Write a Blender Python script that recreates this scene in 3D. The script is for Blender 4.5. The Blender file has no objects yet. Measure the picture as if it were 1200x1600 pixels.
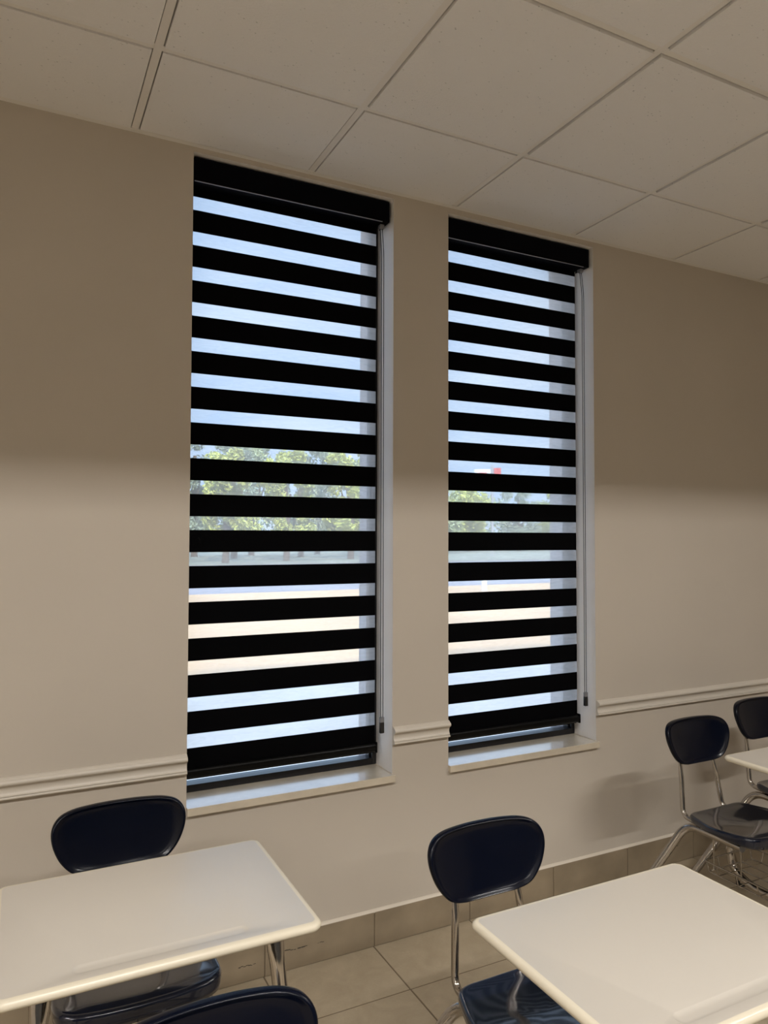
import bpy, bmesh, math, random
from mathutils import Vector, Matrix
random.seed(7)
S = bpy.context.scene
COL = S.collection
PI = math.pi

# ------------------------------------------------------------------ camera
cam_d = bpy.data.cameras.new('camera')
cam = bpy.data.objects.new('camera', cam_d)
COL.objects.link(cam)
cam_d.sensor_fit = 'HORIZONTAL'
cam_d.sensor_width = 36.0
cam_d.lens = 36.0 * 1136.8 / 1200.0
cam_d.clip_start = 0.05
cam_d.clip_end = 600
CR = Vector((0.8936187, -0.44881782, 0.00286098))
CU = Vector((-0.01703702, -0.02755042, 0.99947522))
CF = Vector((0.44850347, 0.89319849, 0.03226608))
CP = Vector((-0.31645, -2.46, 1.5111))
cam.matrix_world = Matrix(((CR.x, CU.x, -CF.x, CP.x), (CR.y, CU.y, -CF.y, CP.y), (CR.z, CU.z, -CF.z, CP.z), (0, 0, 0, 1)))
S.camera = cam
S.view_settings.view_transform = 'Standard'
S.view_settings.look = 'None'
S.view_settings.gamma = 1
S.view_settings.use_curve_mapping = False
S.view_settings.exposure = 0.0

# ------------------------------------------------------------------ world, sun
SKY_STRENGTH = 2.0
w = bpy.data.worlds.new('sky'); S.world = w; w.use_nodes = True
nt = w.node_tree; nt.nodes.clear()
out = nt.nodes.new('ShaderNodeOutputWorld'); bg = nt.nodes.new('ShaderNodeBackground')
tc = nt.nodes.new('ShaderNodeTexCoord'); mp = nt.nodes.new('ShaderNodeMapping')
mp.inputs['Scale'].default_value = (1.5, 1.5, 7.0)
nz = nt.nodes.new('ShaderNodeTexNoise'); nz.inputs['Scale'].default_value = 2.2; nz.inputs['Detail'].default_value = 8
nz.inputs['Distortion'].default_value = 0.6
rp = nt.nodes.new('ShaderNodeValToRGB')
rp.color_ramp.elements[0].position = 0.36; rp.color_ramp.elements[0].color = (0.42, 0.60, 0.90, 1)
rp.color_ramp.elements[1].position = 0.70; rp.color_ramp.elements[1].color = (0.66, 0.78, 0.96, 1)
L = nt.links
L.new(tc.outputs['Generated'], mp.inputs['Vector']); L.new(mp.outputs['Vector'], nz.inputs['Vector'])
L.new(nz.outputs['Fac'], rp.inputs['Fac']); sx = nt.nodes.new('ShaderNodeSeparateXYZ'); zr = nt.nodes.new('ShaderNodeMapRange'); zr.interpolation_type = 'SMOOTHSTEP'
zr.inputs['From Min'].default_value = 0.50; zr.inputs['From Max'].default_value = 0.76; zr.inputs['To Min'].default_value = 1.0; zr.inputs['To Max'].default_value = 4.5  # sky above the view brightened, added light for desks, sills and seats
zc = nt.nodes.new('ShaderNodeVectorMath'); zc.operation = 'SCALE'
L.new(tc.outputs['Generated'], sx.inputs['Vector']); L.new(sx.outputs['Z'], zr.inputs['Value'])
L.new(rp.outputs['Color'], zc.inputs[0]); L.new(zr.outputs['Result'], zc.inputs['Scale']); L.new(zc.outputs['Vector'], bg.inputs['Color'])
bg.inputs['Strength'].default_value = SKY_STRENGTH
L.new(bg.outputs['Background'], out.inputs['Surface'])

sun_d = bpy.data.lights.new('sun', 'SUN'); sun_d.energy = 6.0; sun_d.angle = math.radians(1.0); sun_d.color = (1.0, 0.9, 0.74)
sun = bpy.data.objects.new('sun', sun_d); COL.objects.link(sun)
sun.rotation_euler = Vector((0.25, 1.0, -0.62)).to_track_quat('-Z', 'Y').to_euler()
sun.location = (0, -8, 8)

LAMP_POWER = 50.0       # each parabolic ceiling fixture
LAMP_COLOR = (1.0, 0.965, 0.925)

# ------------------------------------------------------------------ materials
def mat(name, col, rough=0.5, metal=0.0, spec=0.5, noise=None, bump=None, coat=0.0):
    """noise=(scale, amount, detail) varies the colour; bump=(scale, strength, distance)"""
    m = bpy.data.materials.new(name); m.use_nodes = True
    n = m.node_tree; b = n.nodes['Principled BSDF']
    b.inputs['Base Color'].default_value = (*col, 1)
    b.inputs['Roughness'].default_value = rough
    b.inputs['Metallic'].default_value = metal
    b.inputs['Specular IOR Level'].default_value = spec
    b.inputs['Coat Weight'].default_value = coat
    b.inputs['Coat Roughness'].default_value = 0.08
    co = n.nodes.new('ShaderNodeTexCoord')
    if noise:
        t = n.nodes.new('ShaderNodeTexNoise'); t.inputs['Scale'].default_value = noise[0]; t.inputs['Detail'].default_value = noise[2]
        r = n.nodes.new('ShaderNodeMapRange')
        r.inputs['From Min'].default_value = 0.3; r.inputs['From Max'].default_value = 0.7
        r.inputs['To Min'].default_value = 1 - noise[1]; r.inputs['To Max'].default_value = 1 + noise[1]
        mx = n.nodes.new('ShaderNodeVectorMath'); mx.operation = 'SCALE'; mx.inputs[0].default_value = col
        n.links.new(co.outputs['Object'], t.inputs['Vector']); n.links.new(t.outputs['Fac'], r.inputs['Value'])
        n.links.new(r.outputs['Result'], mx.inputs['Scale']); n.links.new(mx.outputs['Vector'], b.inputs['Base Color'])
    if bump:
        t2 = n.nodes.new('ShaderNodeTexNoise'); t2.inputs['Scale'].default_value = bump[0]; t2.inputs['Detail'].default_value = 4
        bp = n.nodes.new('ShaderNodeBump'); bp.inputs['Strength'].default_value = bump[1]; bp.inputs['Distance'].default_value = bump[2]
        n.links.new(co.outputs['Object'], t2.inputs['Vector']); n.links.new(t2.outputs['Fac'], bp.inputs['Height'])
        n.links.new(bp.outputs['Normal'], b.inputs['Normal'])
    return m

M = {}
M['wall'] = mat('beige_paint', (0.53, 0.475, 0.405), 0.55, noise=(2.0, 0.02, 3), bump=(260, 0.05, 0.002), spec=0.3)
M['rail'] = mat('trim_paint', (0.60, 0.55, 0.475), 0.38)
M['jamb'] = mat('jamb_paint', (0.80, 0.77, 0.74), 0.45)
M['tee'] = mat('painted_steel_grid', (0.78, 0.75, 0.71), 0.5)
M['caulk'] = mat('caulk', (0.62, 0.56, 0.47), 0.6)
M['grout'] = mat('grout', (0.17, 0.13, 0.085), 0.9)
M['stone'] = mat('marble_sill', (0.60, 0.53, 0.42), 0.12, noise=(14, 0.08, 6), spec=0.6, coat=1.0)
M['stone'].node_tree.nodes['Principled BSDF'].inputs['Coat Roughness'].default_value = 0.22
M['scuff'] = mat('scuff_black', (0.02, 0.018, 0.015), 0.7)
M['desk'] = mat('cream_hard_plastic', (0.55, 0.51, 0.45), 0.33, noise=(3.0, 0.015, 3), bump=(420, 0.04, 0.0006))
M['desk'].node_tree.nodes['Principled BSDF'].inputs['Coat Weight'].default_value = 1.0
M['desk'].node_tree.nodes['Principled BSDF'].inputs['Coat IOR'].default_value = 1.7
M['desk'].node_tree.nodes['Principled BSDF'].inputs['Coat Roughness'].default_value = 0.24
M['edge'] = mat('cream_edge_band', (0.66, 0.60, 0.475), 0.26)
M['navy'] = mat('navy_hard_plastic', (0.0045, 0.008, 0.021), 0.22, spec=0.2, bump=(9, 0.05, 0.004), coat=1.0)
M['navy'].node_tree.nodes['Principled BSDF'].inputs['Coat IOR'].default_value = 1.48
M['navydark'] = mat('navy_hard_plastic_darkened', (0.0016, 0.0028, 0.0085), 0.20, spec=0.22, bump=(9, 0.05, 0.004))  # seat plastic again, colour and gloss lowered to mimic backs reflecting a dark room
M['chrome'] = mat('chrome', (0.52, 0.49, 0.46), 0.13, metal=1.0)
M['wire'] = mat('chrome_wire', (0.42, 0.39, 0.35), 0.25, metal=1.0)
M['rubber'] = mat('black_rubber', (0.012, 0.012, 0.013), 0.45)
M['black'] = mat('black_fabric_vinyl', (0.0015, 0.0015, 0.002), 0.8, spec=0.04)
M['cassette'] = mat('black_aluminium', (0.0012, 0.0012, 0.0028), 0.5, spec=0.05)
M['railblack'] = mat('bottom_rail_black', (0.002, 0.002, 0.002), 0.35, spec=0.15)
M['silver'] = mat('silver_line', (0.28, 0.28, 0.31), 0.35, metal=0.6)
M['grey'] = mat('grey_plastic', (0.18, 0.18, 0.19), 0.4)
M['frame'] = mat('dark_bronze_frame', (0.008, 0.008, 0.010), 0.35)
M['concrete'] = mat('sidewalk_concrete', (0.43, 0.375, 0.33), 0.9, noise=(0.9, 0.12, 6))
M['sand'] = mat('sunlit_pale_lot', (0.52, 0.325, 0.175), 0.95, noise=(0.35, 0.14, 8))
M['asphalt'] = mat('asphalt', (0.22, 0.20, 0.215), 0.9, noise=(0.25, 0.2, 6))
M['grass'] = mat('grass', (0.20, 0.20, 0.15), 0.95, noise=(0.4, 0.3, 6))
M['leaf'] = mat('leaves', (0.38, 0.43, 0.22), 0.6, noise=(0.9, 0.55, 8))
M['leafdark'] = mat('dark_leaves', (0.30, 0.35, 0.24), 0.7, noise=(0.8, 0.5, 8))
M['leafpale'] = mat('pale_leaves', (0.44, 0.46, 0.10), 0.6, noise=(0.9, 0.5, 8))
M['bark'] = mat('bark', (0.12, 0.085, 0.06), 0.9)
M['white'] = mat('white_paint', (0.8, 0.8, 0.8), 0.5)
M['red'] = mat('red_paint', (0.6, 0.05, 0.04), 0.5)
M['pole'] = mat('grey_pole', (0.35, 0.35, 0.37), 0.5)
M['exterior'] = mat('exterior_plaster', (0.5, 0.46, 0.4), 0.9)
M['backdark'] = mat('unseen_wall_darkened', (0.05, 0.055, 0.06), 0.6)  # unseen back wall, darkness invented so the backrests reflect little light
M['basetile'] = mat('ceramic_base_tile', (0.27, 0.215, 0.145), 0.4, noise=(8, 0.14, 7))
M['reveal'] = mat('pale_masonry', (0.40, 0.37, 0.37), 0.9, noise=(9, 0.25, 6))
M['housing'] = mat('fixture_housing', (0.30, 0.29, 0.27), 0.6)

def ceiling_tile_material():
    m = mat('mineral_fibre_tile', (0.81, 0.795, 0.785), 0.9, spec=0.1)
    n = m.node_tree; b = n.nodes['Principled BSDF']
    co = n.nodes.new('ShaderNodeTexCoord')
    mp = n.nodes.new('ShaderNodeMapping'); mp.inputs['Scale'].default_value = (1.0, 2.0, 1.0)
    v = n.nodes.new('ShaderNodeTexVoronoi'); v.inputs['Scale'].default_value = 55; v.inputs['Randomness'].default_value = 1
    t = n.nodes.new('ShaderNodeTexNoise'); t.inputs['Scale'].default_value = 150; t.inputs['Detail'].default_value = 6
    t3 = n.nodes.new('ShaderNodeTexNoise'); t3.inputs['Scale'].default_value = 38; t3.inputs['Detail'].default_value = 2
    lt = n.nodes.new('ShaderNodeMapRange')           # pin holes: tiny dark spots where the cell distance is small
    lt.inputs['From Min'].default_value = 0.07; lt.inputs['From Max'].default_value = 0.17
    lt.inputs['To Min'].default_value = 0.0; lt.inputs['To Max'].default_value = 1.0
    gate = n.nodes.new('ShaderNodeMath'); gate.operation = 'LESS_THAN'; gate.inputs[1].default_value = 0.56
    mxx = n.nodes.new('ShaderNodeMath'); mxx.operation = 'MAXIMUM'
    r = n.nodes.new('ShaderNodeMapRange'); r.inputs['To Min'].default_value = 0.55; r.inputs['To Max'].default_value = 1.0
    sc = n.nodes.new('ShaderNodeVectorMath'); sc.operation = 'SCALE'; sc.inputs[0].default_value = (0.81, 0.795, 0.785)
    add = n.nodes.new('ShaderNodeMath'); add.operation = 'ADD'
    bp = n.nodes.new('ShaderNodeBump'); bp.inputs['Strength'].default_value = 0.5; bp.inputs['Distance'].default_value = 0.003
    k = n.links.new
    k(co.outputs['Object'], mp.inputs['Vector'])
    for q in (v, t, t3): k(mp.outputs['Vector'], q.inputs['Vector'])
    k(v.outputs['Distance'], lt.inputs['Value']); k(t3.outputs['Fac'], gate.inputs[0])
    k(lt.outputs['Result'], mxx.inputs[0]); k(gate.outputs['Value'], mxx.inputs[1])
    k(mxx.outputs['Value'], r.inputs['Value']); k(r.outputs['Result'], sc.inputs['Scale'])
    k(sc.outputs['Vector'], b.inputs['Base Color'])
    k(mxx.outputs['Value'], add.inputs[0]); k(t.outputs['Fac'], add.inputs[1])
    k(add.outputs['Value'], bp.inputs['Height']); k(bp.outputs['Normal'], b.inputs['Normal'])
    return m
M['tile'] = ceiling_tile_material()

def stone_tile_material():
    base = (0.335, 0.27, 0.185)
    m = mat('ceramic_floor_tile', base, 0.32)
    n = m.node_tree; b = n.nodes['Principled BSDF']
    co = n.nodes.new('ShaderNodeTexCoord')
    t = n.nodes.new('ShaderNodeTexNoise'); t.inputs['Scale'].default_value = 9; t.inputs['Detail'].default_value = 8; t.inputs['Distortion'].default_value = 1.2
    t2 = n.nodes.new('ShaderNodeTexNoise'); t2.inputs['Scale'].default_value = 60; t2.inputs['Detail'].default_value = 3; t2.inputs['Distortion'].default_value = 2
    rp = n.nodes.new('ShaderNodeValToRGB')
    rp.color_ramp.elements[0].position = 0.3; rp.color_ramp.elements[0].color = (0.355, 0.29, 0.20, 1)
    rp.color_ramp.elements[1].position = 0.75; rp.color_ramp.elements[1].color = (0.43, 0.355, 0.255, 1)
    e = rp.color_ramp.elements.new(0.55); e.color = (0.39, 0.325, 0.23, 1)
    ad = n.nodes.new('ShaderNodeMath'); ad.operation = 'MULTIPLY_ADD'; ad.inputs[1].default_value = 0.35
    k = n.links.new
    k(co.outputs['Object'], t.inputs['Vector']); k(co.outputs['Object'], t2.inputs['Vector'])
    sb = n.nodes.new('ShaderNodeMath'); sb.operation = 'SUBTRACT'; sb.inputs[1].default_value = 0.175
    k(t2.outputs['Fac'], ad.inputs[0]); k(t.outputs['Fac'], ad.inputs[2]); k(ad.outputs['Value'], sb.inputs[0])
    k(sb.outputs['Value'], rp.inputs['Fac']); k(rp.outputs['Color'], b.inputs['Base Color'])
    bp = n.nodes.new('ShaderNodeBump'); bp.inputs['Strength'].default_value = 0.15; bp.inputs['Distance'].default_value = 0.002
    k(t2.outputs['Fac'], bp.inputs['Height']); k(bp.outputs['Normal'], b.inputs['Normal'])
    return m
M['floor_tile'] = stone_tile_material()

def glass_material():
    m = bpy.data.materials.new('window_glass'); m.use_nodes = True
    n = m.node_tree; n.nodes.clear()
    o = n.nodes.new('ShaderNodeOutputMaterial'); mx = n.nodes.new('ShaderNodeMixShader')
    tr = n.nodes.new('ShaderNodeBsdfTransparent'); tr.inputs['Color'].default_value = (0.93, 0.96, 0.97, 1)
    gl = n.nodes.new('ShaderNodeBsdfGlossy'); gl.inputs['Roughness'].default_value = 0.02
    fr = n.nodes.new('ShaderNodeFresnel'); fr.inputs['IOR'].default_value = 1.45
    n.links.new(fr.outputs['Fac'], mx.inputs['Fac']); n.links.new(tr.outputs['BSDF'], mx.inputs[1])
    n.links.new(gl.outputs['BSDF'], mx.inputs[2]); n.links.new(mx.outputs['Shader'], o.inputs['Surface'])
    return m
M['glass'] = glass_material()

def sheer_material():
    m = bpy.data.materials.new('white_sheer_mesh'); m.use_nodes = True
    n = m.node_tree; n.nodes.clear()
    o = n.nodes.new('ShaderNodeOutputMaterial'); mx = n.nodes.new('ShaderNodeMixShader')
    tr = n.nodes.new('ShaderNodeBsdfTransparent')
    tl = n.nodes.new('ShaderNodeBsdfTranslucent'); tl.inputs['Color'].default_value = (0.84, 0.83, 0.83, 1)
    df = n.nodes.new('ShaderNodeBsdfDiffuse'); df.inputs['Color'].default_value = (0.7, 0.7, 0.72, 1)
    m2 = n.nodes.new('ShaderNodeMixShader'); m2.inputs['Fac'].default_value = 0.2
    co = n.nodes.new('ShaderNodeTexCoord'); mp = n.nodes.new('ShaderNodeMapping'); mp.inputs['Scale'].default_value = (4, 1, 18)
    t = n.nodes.new('ShaderNodeTexNoise'); t.inputs['Scale'].default_value = 3; t.inputs['Detail'].default_value = 5; t.inputs['Distortion'].default_value = 1.5
    r = n.nodes.new('ShaderNodeMapRange'); r.inputs['From Min'].default_value = 0.3; r.inputs['From Max'].default_value = 0.7
    r.inputs['To Min'].default_value = 0.50; r.inputs['To Max'].default_value = 0.58
    k = n.links.new
    k(co.outputs['Object'], mp.inputs['Vector']); k(mp.outputs['Vector'], t.inputs['Vector']); k(t.outputs['Fac'], r.inputs['Value'])
    k(tl.outputs['BSDF'], m2.inputs[1]); k(df.outputs['BSDF'], m2.inputs[2])
    k(r.outputs['Result'], mx.inputs['Fac']); k(tr.outputs['BSDF'], mx.inputs[1]); k(m2.outputs['Shader'], mx.inputs[2])
    k(mx.outputs['Shader'], o.inputs['Surface'])
    return m
M['sheer'] = sheer_material()

def emit_material(name, col, st):
    m = bpy.data.materials.new(name); m.use_nodes = True
    b = m.node_tree.nodes['Principled BSDF']
    b.inputs['Base Color'].default_value = (0.8, 0.8, 0.8, 1)
    b.inputs['Emission Color'].default_value = (*col, 1); b.inputs['Emission Strength'].default_value = st
    return m
M['lamp'] = emit_material('lit_diffuser', LAMP_COLOR, 0.6)

# ------------------------------------------------------------------ mesh helpers
def obj(name, bm, m, parent=None, smooth=False, label=None, angle=35):
    me = bpy.data.meshes.new(name)
    bmesh.ops.recalc_face_normals(bm, faces=bm.faces)
    bm.to_mesh(me); bm.free()
    for x in (m if isinstance(m, (list, tuple)) else [m]): me.materials.append(M[x] if isinstance(x, str) else x)
    if smooth:
        for p in me.polygons: p.use_smooth = True
        try: me.set_sharp_from_angle(angle=math.radians(angle))
        except Exception: pass
    o = bpy.data.objects.new(name, me); COL.objects.link(o)
    if parent: o.parent = parent
    if label: o['label'] = label
    return o
def struct(name, bm, m, **k):
    o = obj(name, bm, m, **k); o['kind'] = 'structure'; return o
def tag(o, label, cat, group=None, kind=None):
    o['label'] = label; o['category'] = cat
    if group: o['group'] = group
    if kind: o['kind'] = kind
    return o
def empty(name, loc=(0, 0, 0), rz=0.0):
    o = bpy.data.objects.new(name, None); COL.objects.link(o)
    o.location = loc; o.rotation_euler = (0, 0, rz); o.empty_display_size = 0.1
    return o
def box(bm, x0, x1, y0, y1, z0, z1, mi=0, bev=0.0):
    vs = [bm.verts.new((x, y, z)) for x in (x0, x1) for y in (y0, y1) for z in (z0, z1)]
    idx = [(0, 1, 3, 2), (4, 6, 7, 5), (0, 4, 5, 1), (2, 3, 7, 6), (0, 2, 6, 4), (1, 5, 7, 3)]
    fs = []
    for q in idx:
        f = bm.faces.new([vs[i] for i in q]); f.material_index = mi; fs.append(f)
    if bev:
        es = list({e for f in fs for e in f.edges})
        r = bmesh.ops.bevel(bm, geom=es, offset=bev, segments=2, profile=0.6, affect='EDGES')
        for f in r['faces']: f.material_index = mi
def BM(): return bmesh.new()
def prism(bm, prof, x0, x1):
    """extrude a profile of (y, z) along x"""
    a = [bm.verts.new((x0, y, z)) for y, z in prof]; b = [bm.verts.new((x1, y, z)) for y, z in prof]
    n = len(prof)
    for i in range(n):
        bm.faces.new((a[i], a[(i + 1) % n], b[(i + 1) % n], b[i]))
    bm.faces.new(a); bm.faces.new(list(reversed(b)))
def rounded_path(pts, rad, seg=6):
    pts = [Vector(p) for p in pts]; o = [pts[0]]
    for i in range(1, len(pts) - 1):
        a, b, c = pts[i - 1], pts[i], pts[i + 1]
        d = min(rad, (a - b).length * 0.48, (c - b).length * 0.48)
        p = b + (a - b).normalized() * d; q = b + (c - b).normalized() * d
        for k in range(seg + 1):
            t = k / seg; o.append((1 - t) ** 2 * p + 2 * t * (1 - t) * b + t * t * q)
    o.append(pts[-1]); return o
def tube(bm, pts, r, bend=0.04, n=12, seg=6, scales=None, cap_r=None):
    """sweep; scales = list of (t, su, sv) section scaling along the path"""
    P = rounded_path(pts, bend, seg) if len(pts) > 2 else [Vector(p) for p in pts]
    if scales and len(P) == 2: P = [P[0].lerp(P[1], k / 8) for k in range(9)]
    tot = [0.0]
    for i in range(1, len(P)): tot.append(tot[-1] + (P[i] - P[i - 1]).length)
    T0 = (P[1] - P[0]).normalized()
    ref = Vector((1, 0, 0)) if abs(T0.x) < 0.9 else Vector((0, 1, 0))
    N = (ref - T0 * ref.dot(T0)).normalized(); rings = []
    for i, p in enumerate(P):
        if i == 0: T = T0
        elif i == len(P) - 1: T = (P[i] - P[i - 1]).normalized()
        else: T = ((P[i + 1] - P[i]).normalized() + (P[i] - P[i - 1]).normalized()).normalized()
        N = (N - T * N.dot(T)).normalized(); B = T.cross(N)
        su = sv = 1.0
        if scales:
            t = tot[i]
            for (t0, a0, b0), (t1, a1, b1) in zip(scales, scales[1:]):
                if t0 <= t <= t1:
                    h = (t - t0) / max(t1 - t0, 1e-6); su = a0 + (a1 - a0) * h; sv = b0 + (b1 - b0) * h
            if t > scales[-1][0]: su, sv = scales[-1][1:]
        rings.append([bm.verts.new(p + r * (su * math.cos(2 * PI * k / n) * N + sv * math.sin(2 * PI * k / n) * B)) for k in range(n)])
    for a, b in zip(rings, rings[1:]):
        for k in range(n): bm.faces.new((a[k], a[(k + 1) % n], b[(k + 1) % n], b[k]))
    bm.faces.new(rings[0]); bm.faces.new(list(reversed(rings[-1])))
def smooth_loop(pts, per=5):
    """closed Catmull-Rom through 2D points"""
    o = []; n = len(pts)
    for i in range(n):
        p0, p1, p2, p3 = (Vector(pts[(i + k - 1) % n]) for k in range(4))
        for k in range(per):
            t = k / per
            o.append(0.5 * ((2 * p1) + (p2 - p0) * t + (2 * p0 - 5 * p1 + 4 * p2 - p3) * t * t + (3 * p1 - p0 - 3 * p2 + p3) * t ** 3))
    return o
def copy_thing(o, loc, rz=None, label=None):
    c = o.copy(); COL.objects.link(c); c.location = loc
    if rz is not None: c.rotation_euler = (0, 0, rz)
    if label: c['label'] = label
    for ch in list(o.children):
        d = ch.copy(); COL.objects.link(d); d.parent = c
        for g in list(ch.children):
            e = g.copy(); COL.objects.link(e); e.parent = d
    return c

# ------------------------------------------------------------------ room shell
H = 2.832
G = 0.6096
X0, X1, Y0 = -3.2, 5.6, -6.6
WD = 0.305                       # wall thickness
WIN = [(0.193, 0.957, 0.600, 2.811), (1.204, 1.963, 0.600, 2.805)]

bm = BM()                       # window wall with two openings
cols = [X0, WIN[0][0], WIN[0][1], WIN[1][0], WIN[1][1], X1]
for i in range(5):
    a, b = cols[i], cols[i + 1]
    if i in (1, 3):
        z0, z1 = WIN[i // 2][2], WIN[i // 2][3]
        for (p, q) in ((-0.3, z0), (z1, H + 0.3)):
            vs = [bm.verts.new(c) for c in ((a, 0, p), (b, 0, p), (b, 0, q), (a, 0, q))]; bm.faces.new(vs)
            vs = [bm.verts.new(c) for c in ((a, WD, p), (b, WD, p), (b, WD, q), (a, WD, q))]; bm.faces.new(vs)
        # reveals
        for ya, yb, mi in ((0, 0.16, 1), (0.16, WD, 2)):
            for c4 in (((a, ya, z0), (a, yb, z0), (a, yb, z1), (a, ya, z1)), ((b, ya, z0), (b, ya, z1), (b, yb, z1), (b, yb, z0)),
                       ((a, ya, z0), (b, ya, z0), (b, yb, z0), (a, yb, z0)), ((a, ya, z1), (a, yb, z1), (b, yb, z1), (b, ya, z1))):
                f = bm.faces.new([bm.verts.new(c) for c in c4]); f.material_index = mi
    else:
        vs = [bm.verts.new(c) for c in ((a, 0, -0.3), (b, 0, -0.3), (b, 0, H + 0.3), (a, 0, H + 0.3))]; bm.faces.new(vs)
        vs = [bm.verts.new(c) for c in ((a, WD, -0.3), (b, WD, -0.3), (b, WD, H + 0.3), (a, WD, H + 0.3))]; bm.faces.new(vs)
bmesh.ops.remove_doubles(bm, verts=bm.verts, dist=1e-5)
struct('wall_front', bm, ['wall', 'jamb', 'reveal'])
for nm, b6 in (('wall_left', (X0 - 0.2, X0, Y0, WD)), ('wall_right', (X1, X1 + 0.2, Y0, WD)), ('wall_back', (X0 - 0.2, X1 + 0.2, Y0 - 0.2, Y0))):
    bm = BM(); box(bm, b6[0], b6[1], b6[2], b6[3], -0.3, H + 0.3); struct(nm, bm, 'backdark' if nm == 'wall_back' else 'wall')
bm = BM(); box(bm, X0 - 0.3, X1 + 0.3, Y0 - 0.3, WD + 0.02, H + 0.3, 4.1); struct('roof', bm, 'exterior')

# floor: tiles over grout
bm = BM(); box(bm, X0, X1, Y0, 0.0, -0.3, -0.0015); floor = struct('floor', bm, 'grout')
bm = BM(); FT = 0.4175; g = 0.0027
xs = []; x = 0.877 - FT * 10
while x < X1: xs.append(x); x += FT
ys = [0.0, -0.29]
while ys[-1] > Y0: ys.append(ys[-1] - FT)
for i in range(len(xs) - 1):
    for j in range(len(ys) - 1):
        a, b = max(xs[i], X0) + g, min(xs[i + 1], X1) - g
        c, d = max(ys[j + 1], Y0) + g, ys[j] - g
        if b - a < 0.02 or d - c < 0.02: continue
        box(bm, a, b, c, d, -0.006, 0.0, bev=0.0012)
t = obj('floor_tiles', bm, 'floor_tile', parent=floor); t['kind'] = 'structure'

# ceiling: drop tiles, tee grid, wall angle
RY = -0.4607
bm = BM(); box(bm, X0, X1, Y0, 0.0, H + 0.22, H + 0.26); ceiling = struct('ceiling', bm, 'tile')
TW = 0.0112; gap = 0.0035; DROP = 0.009
gx = [k * G for k in range(-5, 10)]; gy = [RY - G * k for k in range(0, 11)]
edx = [X0] + [x for x in gx if X0 + 0.05 < x < X1 - 0.05] + [X1]
edy = [0.0] + [y for y in gy if y > Y0 + 0.05] + [Y0]
LAMPS = {(i, j) for i in (1, 2, 5, 6, 9, 10) for j in (4, 8)}
bm = BM(); cells = {}
for i in range(len(edx) - 1):
    for j in range(len(edy) - 1):
        a = edx[i] + (TW + gap if i else 0.022); b = edx[i + 1] - (TW + gap if i < len(edx) - 2 else 0.022)
        d = edy[j] - (TW + gap if j else 0.0235); c = edy[j + 1] + (TW + gap if j < len(edy) - 2 else 0.022)
        cells[(i, j)] = (a, b, c, d)
        if (i, j) in LAMPS: continue
        z = H - DROP if j else H - DROP * 0.5
        z += random.uniform(-0.0006, 0.0006)
        box(bm, a, b, c, d, z, H + 0.02, bev=0.0)
t = obj('ceiling_tiles', bm, 'tile', parent=ceiling); t['kind'] = 'structure'
bm = BM()
for y in edy[1:-1]: box(bm, X0, X1, y - TW, y + TW, H - 0.0012, H + 0.012)
for x in edx[1:-1]: box(bm, x - TW, x + TW, Y0, 0, H - 0.0015, H + 0.0125)
t = obj('ceiling_grid', bm, 'tee', parent=ceiling); t['kind'] = 'structure'
bm = BM(); prism(bm, [(0.0, H - 0.004), (-0.022, H - 0.004), (-0.022, H + 0.01), (0, H + 0.01)], X0, X1); struct('trim_1', bm, 'tee')

# chair rail (three runs, broken by the windows)
def arc(cy, cz, r, a0, a1, n=6): return [(cy + r * math.cos(math.radians(a0 + (a1 - a0) * k / n)), cz + r * math.sin(math.radians(a0 + (a1 - a0) * k / n))) for k in range(n + 1)]
prof = [(0.0, 0.789), (-0.008, 0.7885)] + [(-0.011, 0.787), (-0.014, 0.784)] + arc(-0.0145, 0.7745, 0.0085, 95, 260, 9)[0:] + \
       [(-0.0125, 0.7635), (-0.009, 0.757), (-0.0075, 0.750), (-0.009, 0.743), (-0.0125, 0.7375), (-0.0145, 0.7365), (-0.0145, 0.7345), (-0.011, 0.7335)] + \
       arc(-0.0125, 0.729, 0.004, 110, 250, 6) + [(-0.009, 0.7235), (0.0, 0.7225)]
for k, (a, b) in enumerate(((X0, WIN[0][0] - 0.001), (WIN[0][1] + 0.001, WIN[1][0] - 0.001), (WIN[1][1] + 0.001, X1))):
    bm = BM(); prism(bm, prof, a, b); struct('trim_%d' % (k + 2), bm, 'rail', smooth=True, angle=50)

# tiled baseboard
BH = 0.124
bm = BM(); box(bm, X0, X1, -0.0085, -0.0005, 0, BH - 0.001); bb = struct('baseboard_front', bm, 'grout')
bm = BM(); x = 0.879 - FT * 10
while x < X1:
    a, b = max(x, X0) + 0.002, min(x + FT, X1) - 0.002
    if b - a > 0.02: box(bm, a, b, -0.011, -0.004, 0.002, BH, bev=0.0012)
    x += FT
t = obj('baseboard_tiles', bm, 'basetile', parent=bb); t['kind'] = 'structure'
bm = BM(); prism(bm, [(-0.0003, BH - 0.002), (-0.0108, BH - 0.002), (-0.0108, BH + 0.001), (-0.006, BH + 0.006), (-0.0003, BH + 0.008)], X0, X1)
t = obj('caulk_line', bm, 'caulk', parent=bb); t['kind'] = 'structure'
bm = BM()                          # old pencil-like scuffs on the tile faces
def scuff(x0, x1, z0, z1, n, wd):
    for k in range(n):
        t = k / n; xx = x0 + (x1 - x0) * t; zz = z0 + (z1 - z0) * t + random.uniform(-.002, .002)
        l = (x1 - x0) / n * random.uniform(.5, 1.1); h = wd * random.uniform(.6, 1.4)
        box(bm, xx, xx + l, -0.0114, -0.0108, zz, zz + h)
scuff(0.50, 0.62, 0.070, 0.066, 9, 0.0022)
scuff(0.655, 0.68, 0.068, 0.066, 3, 0.0012)
scuff(0.37, 0.43, 0.055, 0.052, 7, 0.0020)
scuff(2.62, 2.66, 0.085, 0.087, 3, 0.004)
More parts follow.
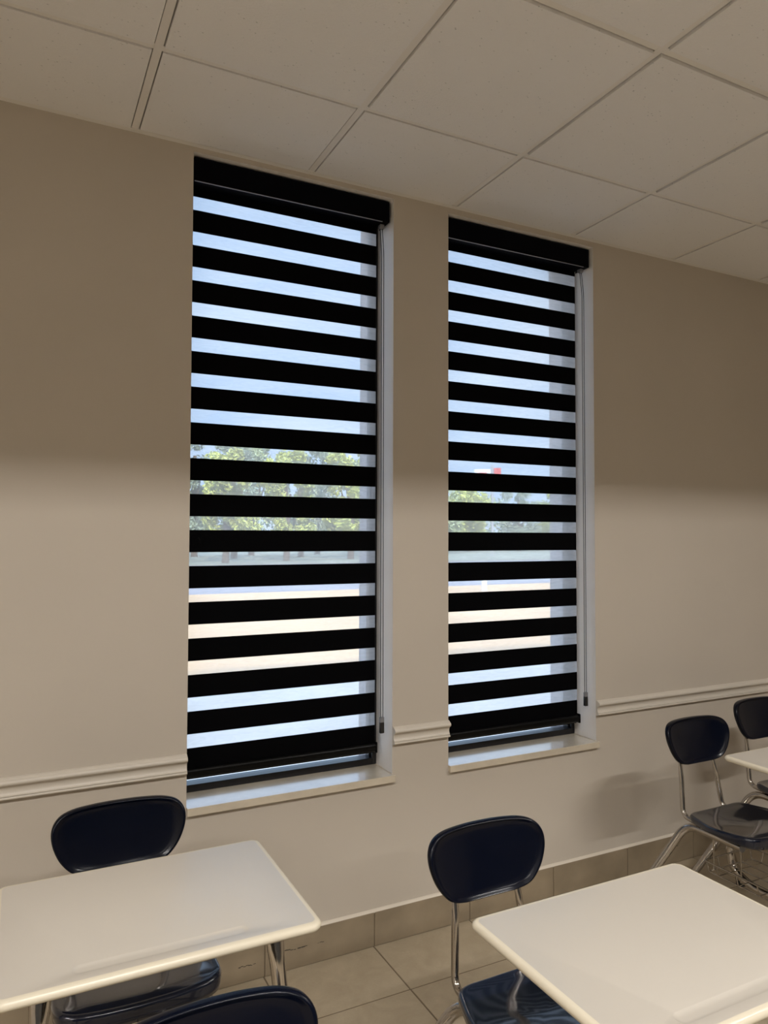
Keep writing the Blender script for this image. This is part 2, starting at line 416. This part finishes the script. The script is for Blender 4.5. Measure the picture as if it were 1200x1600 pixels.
scuff(2.40, 2.45, 0.07, 0.075, 4, 0.0025)
t = obj('scuff_marks', bm, 'scuff', parent=bb); t['kind'] = 'structure'

# windows: frame, pane; marble sills
def window(n, x0, x1, z0, z1):
    root = empty('window_%d' % n, ((x0 + x1) / 2, 0.17, z0)); root['kind'] = 'structure'
    M_ = root.location
    def P(name, bm, m):
        o = obj(name, bm, m); o.parent = root; o.matrix_parent_inverse = Matrix.Translation(-M_); o['kind'] = 'structure'; return o
    zs = z0 + 0.013
    bm = BM(); fw = 0.018
    ya, yb = 0.138, 0.195
    box(bm, x0, x0 + fw, ya, yb, zs, z1, bev=0.002); box(bm, x1 - fw, x1, ya, yb, zs, z1, bev=0.002)
    box(bm, x0 + fw, x1 - fw, ya, yb, zs, zs + 0.025, bev=0.002); box(bm, x0 + fw, x1 - fw, ya, yb, z1 - 0.05, z1, bev=0.002)
    # glazing beads step
    box(bm, x0 + fw - .002, x0 + fw + 0.006, ya + 0.018, yb - 0.01, zs + 0.012, z1 - 0.045); box(bm, x1 - fw - 0.006, x1 - fw + .002, ya + 0.018, yb - 0.01, zs + 0.012, z1 - 0.045)
    P('window_frame', bm, 'frame')
    bm = BM(); box(bm, x0 + fw, x1 - fw, 0.166, 0.171, zs + 0.023, z1 - 0.049); P('glass_pane', bm, 'glass')
    # marble sill slab with a slightly proud front
    bm = BM(); box(bm, x0 + 0.0005, x1 - 0.0005, -0.002, 0.15, z0 - 0.012, zs, bev=0)
    box(bm, x0 + 0.0005, x1 + 0.006, -0.016, 0.0, z0 - 0.013, zs, bev=0.0015)
    P('window_sill', bm, 'stone')
    # painted metal corner line between jamb and sill
    bm = BM(); box(bm, x1 - 0.003, x1 - 0.0004, 0.0, 0.138, zs, zs + 0.002); P('caulk_line', bm, 'caulk')
for k, wn in enumerate(WIN): window(k + 1, *wn)

# ------------------------------------------------------------------ zebra roller blinds
def blind(x0, x1, zt, label):
    root = tag(empty('roller_blind', ((x0 + x1) / 2, 0.05, zt)), label, 'blind', 'zebra blinds in the two tall windows')
    W = (x1 - x0) / 2; cx = (x0 + x1) / 2
    def L_(x): return x - cx
    # local coordinates: x about the centre, y about 0.05, z about zt
    def P(name, bm, m, **k):
        for v in bm.verts: v.co -= Vector((cx, 0.05, zt))
        return obj(name, bm, m, parent=root, **k)
    top = zt - 0.006
    bm = BM()
    prism(bm, [(0.018, top - 0.083), (0.016, top - 0.078), (0.016, top - 0.004), (0.020, top), (0.105, top), (0.105, top - 0.062), (0.085, top - 0.083)], x0 + 0.006, x1 - 0.012)
    cas = P('cassette', bm, 'cassette')
    bm = BM(); box(bm, x0 + 0.008, x1 - 0.040, 0.0165, 0.0195, top - 0.0855, top - 0.0832)
    o = P('trim_strip', bm, 'silver'); 
    bm = BM(); box(bm, x1 - 0.0122, x1 - 0.0095, 0.0165, 0.1045, top - 0.0825, top - 0.001, bev=0.001); P('end_cap', bm, 'cassette')
    bm = BM(); tube(bm, [(x1 - 0.036, 0.052, top - 0.088), (x1 - 0.020, 0.052, top - 0.088)], 0.012, n=14)
    for k in range(6):
        a = k * PI / 3; tube(bm, [(x1 - 0.0365, 0.052 + .008 * math.cos(a), top - 0.088 + .008 * math.sin(a)), (x1 - 0.019, 0.052 + .008 * math.cos(a), top - 0.088 + .008 * math.sin(a))], 0.002, n=6)
    P('cord_wheel', bm, 'grey', smooth=True)
    # fabric: opaque black bands and sheer bands
    fx0, fx1 = x0 + 0.010, x1 - 0.036
    yf = 0.080
    T0 = 2.693 + (zt - 2.808) * 0.5; PER = 0.1243; LT = 0.0475
    zb = 0.700
    bm = BM(); z = T0; prev = top - 0.055
    for k in range(16):
        lt = T0 - PER * k; lb = lt - LT
        box(bm, fx0, fx1, yf - 0.0007, yf + 0.0007, lt, prev, mi=0)
        prev = lb
    box(bm, fx0, fx1, yf - 0.0007, yf + 0.0007, zb, prev, mi=0)
    P('black_bands', bm, 'black')
    bm = BM(); prev = None
    for k in range(16):
        lt = T0 - PER * k; lb = lt - LT
        n = 14
        for q in range(n):
            a = fx0 + (fx1 - fx0) * q / n; b = fx0 + (fx1 - fx0) * (q + 1) / n
            vs = [bm.verts.new(c) for c in ((a, yf, lb), (b, yf, lb), (b, yf, lt), (a, yf, lt))]; bm.faces.new(vs)
    bmesh.ops.remove_doubles(bm, verts=bm.verts, dist=1e-6)
    P('sheer_bands', bm, 'sheer')
    # rounded bottom rail with end caps
    bm = BM(); pr = arc(yf - 0.004, 0.703, 0.013, 60, 300, 10) + [(yf + 0.004, 0.684), (yf + 0.008, 0.700), (yf + 0.004, 0.715)]
    pr = [(y, zz + (0.0 if zz > .7 else -0.008)) for y, zz in pr]
    prism(bm, pr, fx0, fx1 - 0.001); P('bottom_rail', bm, 'railblack', smooth=True, angle=40)
    bm = BM(); box(bm, fx1 - 0.001, fx1 + 0.004, yf - 0.019, yf + 0.009, 0.680, 0.720, bev=0.004); P('end_cap', bm, 'railblack')
    # cord loop and weight
    cxx = x1 - 0.029; yc = 0.032
    bm = BM()
    for dx in (-0.0055, 0.0045): tube(bm, [(cxx + dx, yc + .018, top - 0.088), (cxx + dx, yc + .003, top - 0.20), (cxx + dx, yc, 0.815)], 0.0015, bend=.03, n=6)
    tube(bm, [(cxx - 0.0055, yc, .818), (cxx - .0045, yc, 0.800), (cxx + 0.0035, yc, .800), (cxx + .0045, yc, .818)], 0.0011, bend=.004, n=6)
    P('cord_loop', bm, 'rubber', smooth=True)
    bm = BM(); box(bm, cxx - 0.0085, cxx + 0.0080, yc - 0.006, yc + 0.006, 0.803, 0.822, bev=0.0015)
    cw = P('cord_clip', bm, 'grey')
    bm = BM(); box(bm, cxx - 0.0085, cxx + 0.0080, yc - 0.0065, yc + 0.0065, 0.762, 0.804, bev=0.0025)
    P('cord_weight', bm, 'rubber')
    return root
blind(WIN[0][0], WIN[0][1], WIN[0][3], 'black and sheer striped zebra blind in the wider left window')
blind(WIN[1][0], WIN[1][1], WIN[1][3], 'black and sheer striped zebra blind in the right window, farther along the wall')

# ------------------------------------------------------------------ classroom desk with attached chair
# local frame: x across, y = 0 at the base of the back posts, the sitter faces -y
GROUP = 'cream student desks with attached navy chairs'
def backrest_mesh():
    half = [(0.0, 0.790), (0.07, 0.7895), (0.125, 0.786), (0.159, 0.774), (0.177, 0.749), (0.1795, 0.715), (0.169, 0.675), (0.151, 0.640), (0.124, 0.611), (0.085, 0.598), (0.04, 0.5945), (0.0, 0.594)]
    half = [(x * 0.968, 0.603 + (z - 0.594) * 0.868) for x, z in half]
    pts = half[:-1] + [half[-1]] + [(-x, z) for x, z in half[-2:0:-1]]
    loop = smooth_loop(pts, 5); c = Vector((0, 0.69)); n = len(loop)
    def centre_y(x, z): return 0.036 + (z - 0.69) * 0.26 - 0.030 * (x / 0.178) ** 2     # leans back, wraps forward at the sides
    # rings: (scale, offset toward front(-), in metres)
    front = [(0.0, -0.003), (0.30, -0.0035), (0.55, -0.0045), (0.75, -0.0055), (0.86, -0.0065), (0.915, -0.0085), (0.945, -0.0118), (0.968, -0.0128), (0.988, -0.0105), (0.998, -0.006), (1.0, -0.001),
             (0.996, 0.0045), (0.982, 0.0070), (0.955, 0.0055), (0.90, 0.0035), (0.75, 0.0035), (0.5, 0.0045), (0.25, 0.005), (0.0, 0.005)]
    bm = BM(); rings = []
    for s, o in front:
        if s == 0.0: rings.append([bm.verts.new((0, centre_y(0, c.y) + o, c.y))]); continue
        rings.append([bm.verts.new((c.x + (p.x - c.x) * s, centre_y(c.x + (p.x - c.x) * s, c.y + (p.y - c.y) * s) + o, c.y + (p.y - c.y) * s)) for p in loop])
    for a, b in zip(rings, rings[1:]):
        for k in range(n):
            k2 = (k + 1) % n
            if len(a) == 1: bm.faces.new((a[0], b[k], b[k2]))
            elif len(b) == 1: bm.faces.new((a[k], a[k2], b[0]))
            else: bm.faces.new((a[k], a[k2], b[k2], b[k]))
    return bm
def seat_mesh():
    yb, yf = -0.035, -0.352
    half = [(0.0, yb + .002), (0.07, yb), (0.120, yb - 0.004), (0.149, yb - 0.020), (0.166, yb - 0.060), (0.188, -0.17), (0.192, -0.25), (0.186, -0.305), (0.165, -0.337), (0.11, yf + .003), (0.0, yf)]
    pts = half + [(-x, y) for x, y in half[-2:0:-1]]
    loop = smooth_loop(pts, 5); c = Vector((0, -0.19)); n = len(loop)
    def top(x, y):
        v = -y
        dish = 0.013 * math.exp(-((x / 0.13) ** 2 + ((v - 0.17) / 0.10) ** 2))
        z = 0.439 + 0.016 * max(0.0, (v - 0.17) / 0.18) ** 1.3 - dish + 0.006 * (abs(x) / 0.19) ** 2
        drop = max(0.0, (v - 0.30) / 0.05)
        return z - 0.008 * drop ** 2
    def lip(y): return 0.013 + 0.014 * min(1.0, max(0.0, (-y - 0.20) / 0.15))
    R_ = [(0.0, 0, 0), (0.25, 0, 0), (0.45, 0, 0), (0.65, 0, 0), (0.8, 0, 0), (0.9, 0, 0), (0.945, 0.001, 0), (0.972, 0.0005, 0), (0.99, -0.003, 0), (1.0, -0.009, 0), (1.0, -0.009, 0.6), (0.994, -0.010, 1.0), (0.982, -0.0105, 1.0),
          (0.972, -0.010, 0.5), (0.96, -0.012, 0.0), (0.8, -0.011, 0), (0.4, -0.011, 0), (0.0, -0.011, 0)]
    bm = BM(); rings = []
    for s, o, lp in R_:
        if s == 0.0: rings.append([bm.verts.new((0, c.y, top(0, c.y) + o))]); continue
        rg = []
        for p in loop:
            x = c.x + (p.x - c.x) * s; y = c.y + (p.y - c.y) * s
            xo, yo = (c.x + (p.x - c.x) * min(s, 0.97), c.y + (p.y - c.y) * min(s, 0.97))
            rg.append(bm.verts.new((x, y, top(xo, yo) + o - lp * lip(y))))
        rings.append(rg)
    for a, b in zip(rings, rings[1:]):
        for k in range(n):
            k2 = (k + 1) % n
            if len(a) == 1: bm.faces.new((a[0], b[k], b[k2]))
            elif len(b) == 1: bm.faces.new((a[k], a[k2], b[0]))
            else: bm.faces.new((a[k], a[k2], b[k2], b[k]))
    return bm
def rrect(x0, x1, y0, y1, r, n=8):
    o = []
    for cx, cy, a in ((x1 - r, y1 - r, 0), (x0 + r, y1 - r, 90), (x0 + r, y0 + r, 180), (x1 - r, y0 + r, 270)):
        for k in range(n + 1):
            t = math.radians(a + 90 * k / n); o.append((cx + r * math.cos(t), cy + r * math.sin(t)))
    return o
DX0, DX1, DY0, DY1 = -0.259, 0.332, -0.741, -0.285     # desktop footprint, local
DZ = 0.742
def desktop_meshes():
    def ring(bm, ins, z, r): return [bm.verts.new((x, y, z)) for x, y in rrect(DX0 + ins, DX1 - ins, DY0 + ins, DY1 - ins, max(r - ins, 0.004))]
    def bridge(bm, a, b):
        n = len(a)
        for k in range(n): bm.faces.new((a[k], a[(k + 1) % n], b[(k + 1) % n], b[k]))
    R = 0.026
    # rounded edge band (bullnose ring)
    bm = BM(); sec = [(0.0135, DZ), (0.0080, DZ - 0.0003), (0.0045, DZ - 0.0018), (0.0015, DZ - 0.0048), (0.0, DZ - 0.009), (0.0012, DZ - 0.0135), (0.0045, DZ - 0.0172), (0.009, DZ - 0.0185), (0.0135, DZ - 0.0185)]
    rs = [ring(bm, i, z, R) for i, z in sec]
    for a, b in zip(rs, rs[1:]): bridge(bm, a, b)
    bridge(bm, rs[-1], rs[0])
    edge = bm
    # writing surface with a routed pencil groove
    bm = BM(); outer = ring(bm, 0.0135, DZ, R)
    gx0, gx1, gy0, gy1 = DX0 + 0.128, DX1 - 0.142, DY0 + 0.032, DY0 + 0.064
    def stad(ins, z):
        return [bm.verts.new((x, y, z)) for x, y in rrect(gx0 + ins, gx1 - ins, gy0 + ins, gy1 - ins, 0.0159 - ins, 8)]
    g0 = stad(0.0, DZ)
    eds = []
    for lp in (outer, g0):
        for k in range(len(lp)): eds.append(bm.edges.new((lp[k], lp[(k + 1) % len(lp)])))
    bmesh.ops.triangle_fill(bm, edges=eds, use_beauty=True, use_dissolve=False)
    g1 = stad(0.0020, DZ - 0.0007); g2 = stad(0.0060, DZ - 0.0021); g3 = stad(0.0105, DZ - 0.0026)
    bridge(bm, g0, g1); bridge(bm, g1, g2); bridge(bm, g2, g3); bm.faces.new(g3)
    bot = ring(bm, 0.0135, DZ - 0.018, R); bridge(bm, outer, bot); bm.faces.new(list(reversed(bot)))
    return bm, edge
def make_desk(label):
    root = tag(empty('student_desk'), label, 'desk', GROUP)
    P = lambda name, bm, m, par=None, **k: obj(name, bm, m, parent=par or root, **k)
    back = P('backrest', backrest_mesh(), 'navydark', smooth=True, angle=80)
    bm = BM()
    st = seat_mesh()
    for v in st.verts: v.co.x += 0.012; v.co.y -= 0.006
    P('seat', st, 'navy', smooth=True, angle=80)
    top, edge = desktop_meshes()
    dt = P('desktop', top, 'desk', smooth=True, angle=28)
    P('edge_band', edge, 'edge', par=dt, smooth=True, angle=60)
    for s in (-1, 1):
        # thin back posts: from the back shell down, bend forward under the seat
        bm = BM(); tube(bm, [(s * 0.086, 0.040, 0.70), (s * 0.0955, 0.017, 0.590), (s * 0.112, -0.006, 0.418), (s * 0.112, -0.060, 0.409), (s * 0.100, -0.27, 0.410)], 0.0095, bend=0.045,
                             scales=[(0, 1.0, .55), (0.10, 1.0, .6), (0.14, 1, 1), (9, 1, 1)])
        P('back_post', bm, 'chrome', smooth=True)
        # thick leg tube: splayed leg, bend, runs forward under the seat to a plugged end
        bm = BM(); tube(bm, [(s * 0.365, 0.105, 0.012), (s * 0.228, 0.048, 0.19), (s * 0.100, -0.012, 0.383), (s * 0.084, -0.245, 0.375)], 0.0155, bend=0.055, n=16,
                             scales=[(0, 1, 1), (9, 1, 1)])
        lg = P('leg', bm, 'chrome', smooth=True)
        bm = BM(); tube(bm, [(s * 0.084, -0.2445, 0.375), (s * 0.084, -0.2490, 0.375)], 0.0150, n=16); P('end_plug', bm, 'grey', par=lg, smooth=True)
        bm = BM(); tube(bm, [(s * 0.370, 0.108, 0.0), (s * 0.370, 0.108, 0.012)], 0.021, n=16); tube(bm, [(s * 0.367, 0.106, 0.010), (s * 0.347, 0.097, 0.036)], 0.0182, n=16)
        P('glide', bm, 'rubber', par=lg, smooth=True)
    # black steel seat bracket between the tubes
    bm = BM()
    for s in (-1, 1): box(bm, s * 0.0965 - 0.014, s * 0.0965 + 0.014, -0.25, -0.07, 0.3985, 0.4215, bev=0.001)
    box(bm, -0.11, 0.11, -0.11, -0.08, 0.3975, 0.421, bev=0.001); box(bm, -0.11, 0.11, -0.24, -0.21, 0.3975, 0.421, bev=0.001)
    P('seat_bracket', bm, 'black')
    # desk support: two legs under the far edge with flattened tops, joined by a low cross tube
    legs = (DX0 + 0.083, DX1 - 0.083)
    for k, x in enumerate(legs):
        s = -1 if k == 0 else 1
        bm = BM(); tube(bm, [(x, -0.668, DZ - 0.019), (x + s * 0.006, -0.680, 0.64), (x + s * 0.065, -0.745, 0.012)], 0.0155, bend=0.05, n=16,
                             scales=[(0, 1.30, 0.45), (0.025, 1.25, 0.60), (0.075, 1, 1), (9, 1, 1)])
        lg = P('leg', bm, 'chrome', smooth=True)
        bm = BM(); tube(bm, [(x + s * 0.066, -0.747, 0.0), (x + s * 0.066, -0.747, 0.012)], 0.021, n=16); tube(bm, [(x + s * .066, -0.746, 0.010), (x + s * 0.0635, -0.743, 0.036)], 0.0182, n=16)
        P('glide', bm, 'rubber', par=lg, smooth=True)
    for ya, yb in ((-0.69, -0.65), (-0.36, -0.34)):
        bm = BM(); box(bm, legs[0] - 0.02, legs[1] + 0.02, ya, yb, DZ - 0.0215, DZ - 0.0183, bev=0.001); P('mounting_rail', bm, 'black')
    bm = BM(); tube(bm, [(legs[0] - 0.0465, -0.729, 0.165), (legs[1] + 0.0465, -0.729, 0.165)], 0.0125, n=12); P('cross_tube', bm, 'chrome', smooth=True)
    # tube that ties the chair to the desk: from under the seat down and forward to the cross tube
    bm = BM(); tube(bm, [(0.078, -0.215, 0.372), (0.078, -0.075, 0.335), (0.078, -0.062, 0.215), (0.085, -0.150, 0.160), (0.10, -0.40, 0.158), (0.12, -0.722, 0.165)], 0.0155, bend=0.06, n=16)
    P('connecting_tube', bm, 'chrome', smooth=True)
    # wire book basket hung from the seat tubes
    bm = BM(); bx0, bx1, by0, by1, zr, zb = -0.118, 0.150, -0.455, -0.108, 0.283, 0.243
    r = 0.0026
    tube(bm, [(bx0, by0, zr), (bx0, by1, zr), (bx1, by1, zr), (bx1, by0, zr)], r + .0006, bend=0.012, n=8)
    tube(bm, [(bx0, by0, zr), (bx1, by0, zr)], r + .0006, n=8)
    tube(bm, [(bx0 + .012, by0, zb), (bx0 + .012, by1 - .01, zb), (bx1 - .012, by1 - .01, zb), (bx1 - .012, by0, zb)], r, bend=0.012, n=8)
    tube(bm, [(bx0 + .012, by0, zb), (bx1 - .012, by0, zb)], r, n=8)
    for k in range(5):
        xx = bx0 + .012 + (bx1 - bx0 - .024) * k / 4
        tube(bm, [(xx, by0, zb), (xx, by1 - .01, zb), (xx, by1, zr)], r * .85, bend=0.006, n=6)
    for k in range(4):
        yy = by0 + (by1 - by0 - .01) * (k + .5) / 4
        tube(bm, [(bx0, yy, zr), (bx0 + .012, yy, zb), (bx1 - .012, yy, zb), (bx1, yy, zr)], r * .85, bend=0.006, n=6)
    for x in (-0.078, 0.078):
        for y in (-0.235, -0.118): tube(bm, [(x, y, 0.372), (x, y, zb)], r + .0004, n=8)
    P('book_basket', bm, 'wire', smooth=True)
    return root
d0 = make_desk('cream topped desk with attached navy chair nearest the wall under the left window')
d0.location = (-0.053, -0.352, 0)
# left desktop sits 0.035 nearer to its chair centre than on the middle one
copies = [((0.762, -0.920, 0), 0.0, 'cream topped desk in the foreground right, its navy chair seat mirroring the window stripes'),
          ((2.147, -0.396, 0), 0.0, 'desk set beyond the foreground desks with whole navy chair and wire basket visible'),
          ((2.705, -0.272, 0), 0.0, 'farthest desk set, cut off by the right edge, showing half a navy backrest'),
          ((-0.040, -1.337, 0), 0.0, 'nearest desk set, cut off by the bottom edge, only its navy backrest top showing')]
made = [copy_thing(d0, *c) for c in copies]
# the desktops are bolted at slightly different offsets along their mounting rails
def shift_top(root, dx, dy=0.0):
    for ch in root.children:
        b = ch.name.split('.')[0]
        if b in ('desktop', 'mounting_rail', 'cross_tube') or (b == 'leg' and abs(ch.data.vertices[0].co.y + 0.67) < 0.05):
            ch.location.x += dx; ch.location.y += dy
shift_top(d0, -0.037)
shift_top(made[1], 0.020)
shift_top(made[2], 0.070)

# ------------------------------------------------------------------ ceiling fixtures (behind the camera)
def troffer(i, j):
    a = cells[(i, j)][0]; b = cells[(i + 1, j)][1] if (i + 1, j) in LAMPS else cells[(i, j)][1]
    c, d = cells[(i, j)][2:]
    return a, b, c, d
first = None
names = {(1, 4): 'long louvred ceiling light in the middle row, at the left', (5, 4): 'long louvred ceiling light in the middle row, above the camera', (9, 4): 'long louvred ceiling light in the middle row, at the right',
         (1, 8): 'long louvred ceiling light in the rear row, at the left', (5, 8): 'long louvred ceiling light in the rear row, at the middle', (9, 8): 'long louvred ceiling light in the rear row, at the right'}
for (i, j), lab in names.items():
    a, b, c, d = troffer(i, j)
    root = tag(empty('ceiling_light', ((a + b) / 2, (c + d) / 2, H)), lab, 'ceiling light', 'louvred ceiling lights')
    hx, hy = (b - a) / 2, (d - c) / 2
    HD = 0.139                                   # depth of the tube above the opening: gives the sharp cut-off on the wall
    bm = BM(); tk = .006
    box(bm, -hx, hx, -hy, -hy + tk, -.003, .17); box(bm, -hx, hx, hy - tk, hy, -.003, .17); box(bm, -hx, -hx + tk, -hy, hy, -.003, .17); box(bm, hx - tk, hx, -hy, hy, -.003, .17)
    box(bm, -hx, hx, -hy, hy, .165, .172)
    obj('housing', bm, 'housing', parent=root)
    bm = BM(); tube(bm, [(-hx + .03, 0, HD + .016), (hx - .03, 0, HD + .016)], .013, n=16); obj('fluorescent_tube', bm, 'lamp', parent=root, smooth=True)
    ld = bpy.data.lights.new('lamp', 'AREA'); ld.shape = 'RECTANGLE'; ld.size = hx * 2 - .06; ld.size_y = 0.045
    ld.energy = LAMP_POWER; ld.color = LAMP_COLOR
    lo = bpy.data.objects.new('lamp', ld); COL.objects.link(lo); lo.parent = root; lo.location = (0, 0, HD)

# ------------------------------------------------------------------ outside
GZ = -0.28
def ground(name, y0, y1, m, z):
    bm = BM(); box(bm, -60, 160, y0, y1, z - 0.2, z); return struct(name, bm, m)
ground('sidewalk', WD, 6.6, 'concrete', GZ)
ground('pale_lot', 6.6, 20, 'sand', GZ - 0.03)
ground('road', 20, 42, 'asphalt', GZ - 0.06)
ground('lawn', 42, 300, 'grass', GZ)

def tree(x, y, h, rx, m, label, seed):
    rnd = random.Random(seed)
    root = tag(empty('tree', (x, y, GZ)), label, 'tree', 'trees beyond the road')
    bm = BM(); tube(bm, [(0, 0, 0), (0.1, 0, h * .25), (-.05, .1, h * .55), (0, 0, h * .8)], 0.16 + h * .012, bend=.6, n=10, scales=[(0, 1, 1), (h, .35, .35)])
    for k in range(4):
        a = k * 1.6 + rnd.random(); tube(bm, [(0, 0, h * .32), (math.cos(a) * rx * .5, math.sin(a) * rx * .5, h * .62)], 0.07, n=6)
    obj('trunk', bm, 'bark', parent=root, smooth=True)
    bm = BM()
    blobs = []
    for k in range(34):
        a = rnd.random() * 2 * PI; zz = rnd.uniform(.22, .97); rr = rx * math.sqrt(max(0.05, 1 - ((zz - .55) / .5) ** 2)) * rnd.uniform(.2, .95)
        blobs.append((Vector((math.cos(a) * rr, math.sin(a) * rr, zz * h - .12 * h * 0)), rnd.uniform(.16, .30) * rx))
    for c, r in blobs:                                   # leaf sprays around each bough end
        for q in range(190):
            d = Vector((rnd.gauss(0, 1), rnd.gauss(0, 1), rnd.gauss(0, .8))).normalized() * r * rnd.uniform(.55, 1.15)
            p = c + d; s = rnd.uniform(.10, .20)
            u = Vector((rnd.gauss(0, 1), rnd.gauss(0, 1), rnd.gauss(0, 1))).normalized(); v = u.cross(Vector((rnd.gauss(0, 1), rnd.gauss(0, 1), rnd.gauss(0, 1)))).normalized()
            bm.faces.new([bm.verts.new(p + u * s), bm.verts.new(p + v * s * .5), bm.verts.new(p - u * s), bm.verts.new(p - v * s * .5)])
    f = obj('foliage', bm, m, parent=root)
    return root
specs = [(8.3, 50, 8.8, 3.0, 'leafdark', 'dark green tree beyond the road, leftmost of the row in the left window'),
         (11.6, 44, 7.4, 2.2, 'leafpale', 'yellow green tree beyond the road, second from left in the left window'),
         (14.3, 52, 9.4, 2.5, 'leafdark', 'tallest dark green tree beyond the road, middle of the left window'),
         (16.4, 46, 7.6, 2.1, 'leafpale', 'yellow green tree just right of the tallest dark one, left window'),
         (20.4, 54, 7.9, 2.5, 'leafdark', 'dark green tree beyond the road, before the gap right of the left window middle'),
         (22.2, 48, 8.6, 2.2, 'leafpale', 'bright yellow green tree near the right side of the left window'),
         (26.8, 55, 9.0, 2.6, 'leaf', 'rightmost mid green tree seen through the left window'),
         (33.0, 68, 7.6, 3.0, 'leafdark', 'dark low tree far off, leftmost through the right window'),
         (39.0, 64, 7.2, 3.2, 'leaf', 'mid green low tree beside the pole sign, right window'),
         (44.6, 66, 7.0, 3.2, 'leafpale', 'yellow green low tree far off, middle of the right window'),
         (52.3, 67, 7.6, 3.2, 'leafdark', 'dark low tree far off, right of the yellow green one, right window'),
         (60.0, 69, 7.2, 3.2, 'leafpale', 'yellow green low tree far off, toward the right edge of the right window'),
         (67.8, 71, 8.0, 3.2, 'leaf', 'mid green low tree far off, rightmost through the right window')]
specs += [(12.6, 58, 10.4, 2.6, 'leafdark', 'tall grey green tree behind the second one, left window'),
          (18.0, 60, 10.0, 2.7, 'leaf', 'tall mid green tree in the back row, middle of the left window'),
          (25.0, 62, 10.6, 2.8, 'leafdark', 'tall grey green tree in the back row, right part of the left window'),
          (32.5, 60, 9.4, 2.6, 'leafpale', 'yellow green tree between the two windows, beyond the road')]
for k, (x, y, h, rx, m, lab) in enumerate(specs):
    tree(x, y, h, rx, m, lab, 100 + k)
# hedge strip closing the view under the crowns
bm = BM(); rnd = random.Random(5)
for k in range(14000):
    x = rnd.uniform(5, 110); y = 80 + rnd.uniform(-1.5, 1.5); z = rnd.uniform(0, 5.6 + .9 * math.sin(x * .5))
    s = rnd.uniform(.18, .34); u = Vector((rnd.gauss(0, 1), rnd.gauss(0, 1), rnd.gauss(0, 1))).normalized(); v = u.cross(Vector((rnd.gauss(0, 1), rnd.gauss(0, 1), rnd.gauss(0, 1)))).normalized()
    p = Vector((x, y, GZ + z)); bm.faces.new([bm.verts.new(p + u * s), bm.verts.new(p + v * s * .6), bm.verts.new(p - u * s), bm.verts.new(p - v * s * .6)])
tag(obj('hedge', bm, 'leafdark'), 'long dark green hedge running behind the trees beyond the road', 'hedge', kind='stuff')

# roadside sign on a pole, seen through the right blind
root = tag(empty('pole_sign', (36.6, 50, GZ), -0.62), 'tall roadside pole sign with red and white panel, seen through right blind', 'sign')
bm = BM(); tube(bm, [(0, 0, 0), (0, 0, 8.0)], 0.12, n=12); obj('pole', bm, 'pole', parent=root, smooth=True)
bm = BM(); box(bm, -1.55, -0.15, -.18, .18, 6.1, 7.6, bev=.03); obj('sign_panel', bm, 'white', parent=root)
bm = BM(); box(bm, -1.25, -0.45, -.22, -.181, 6.4, 7.3); obj('sign_face', bm, 'red', parent=root)
bm = BM(); box(bm, .15, .75, -.12, .12, 6.4, 7.7, bev=.03); obj('side_panel', bm, 'red', parent=root)
for k, (x, y, lab) in enumerate(((13.4, 17.5, 'short white post on the lot edge, left one in the right window'), (16.9, 17.5, 'short white post on the lot edge, right one in the right window'))):
    bm = BM(); tube(bm, [(0, 0, 0), (0, 0, .75)], .09, n=12); tube(bm, [(0, 0, .75), (0, 0, .80)], .11, n=12)
    o = obj('bollard', bm, 'white', smooth=True); o.location = (x, y, GZ - .03); tag(o, lab, 'bollard', 'white posts outside')
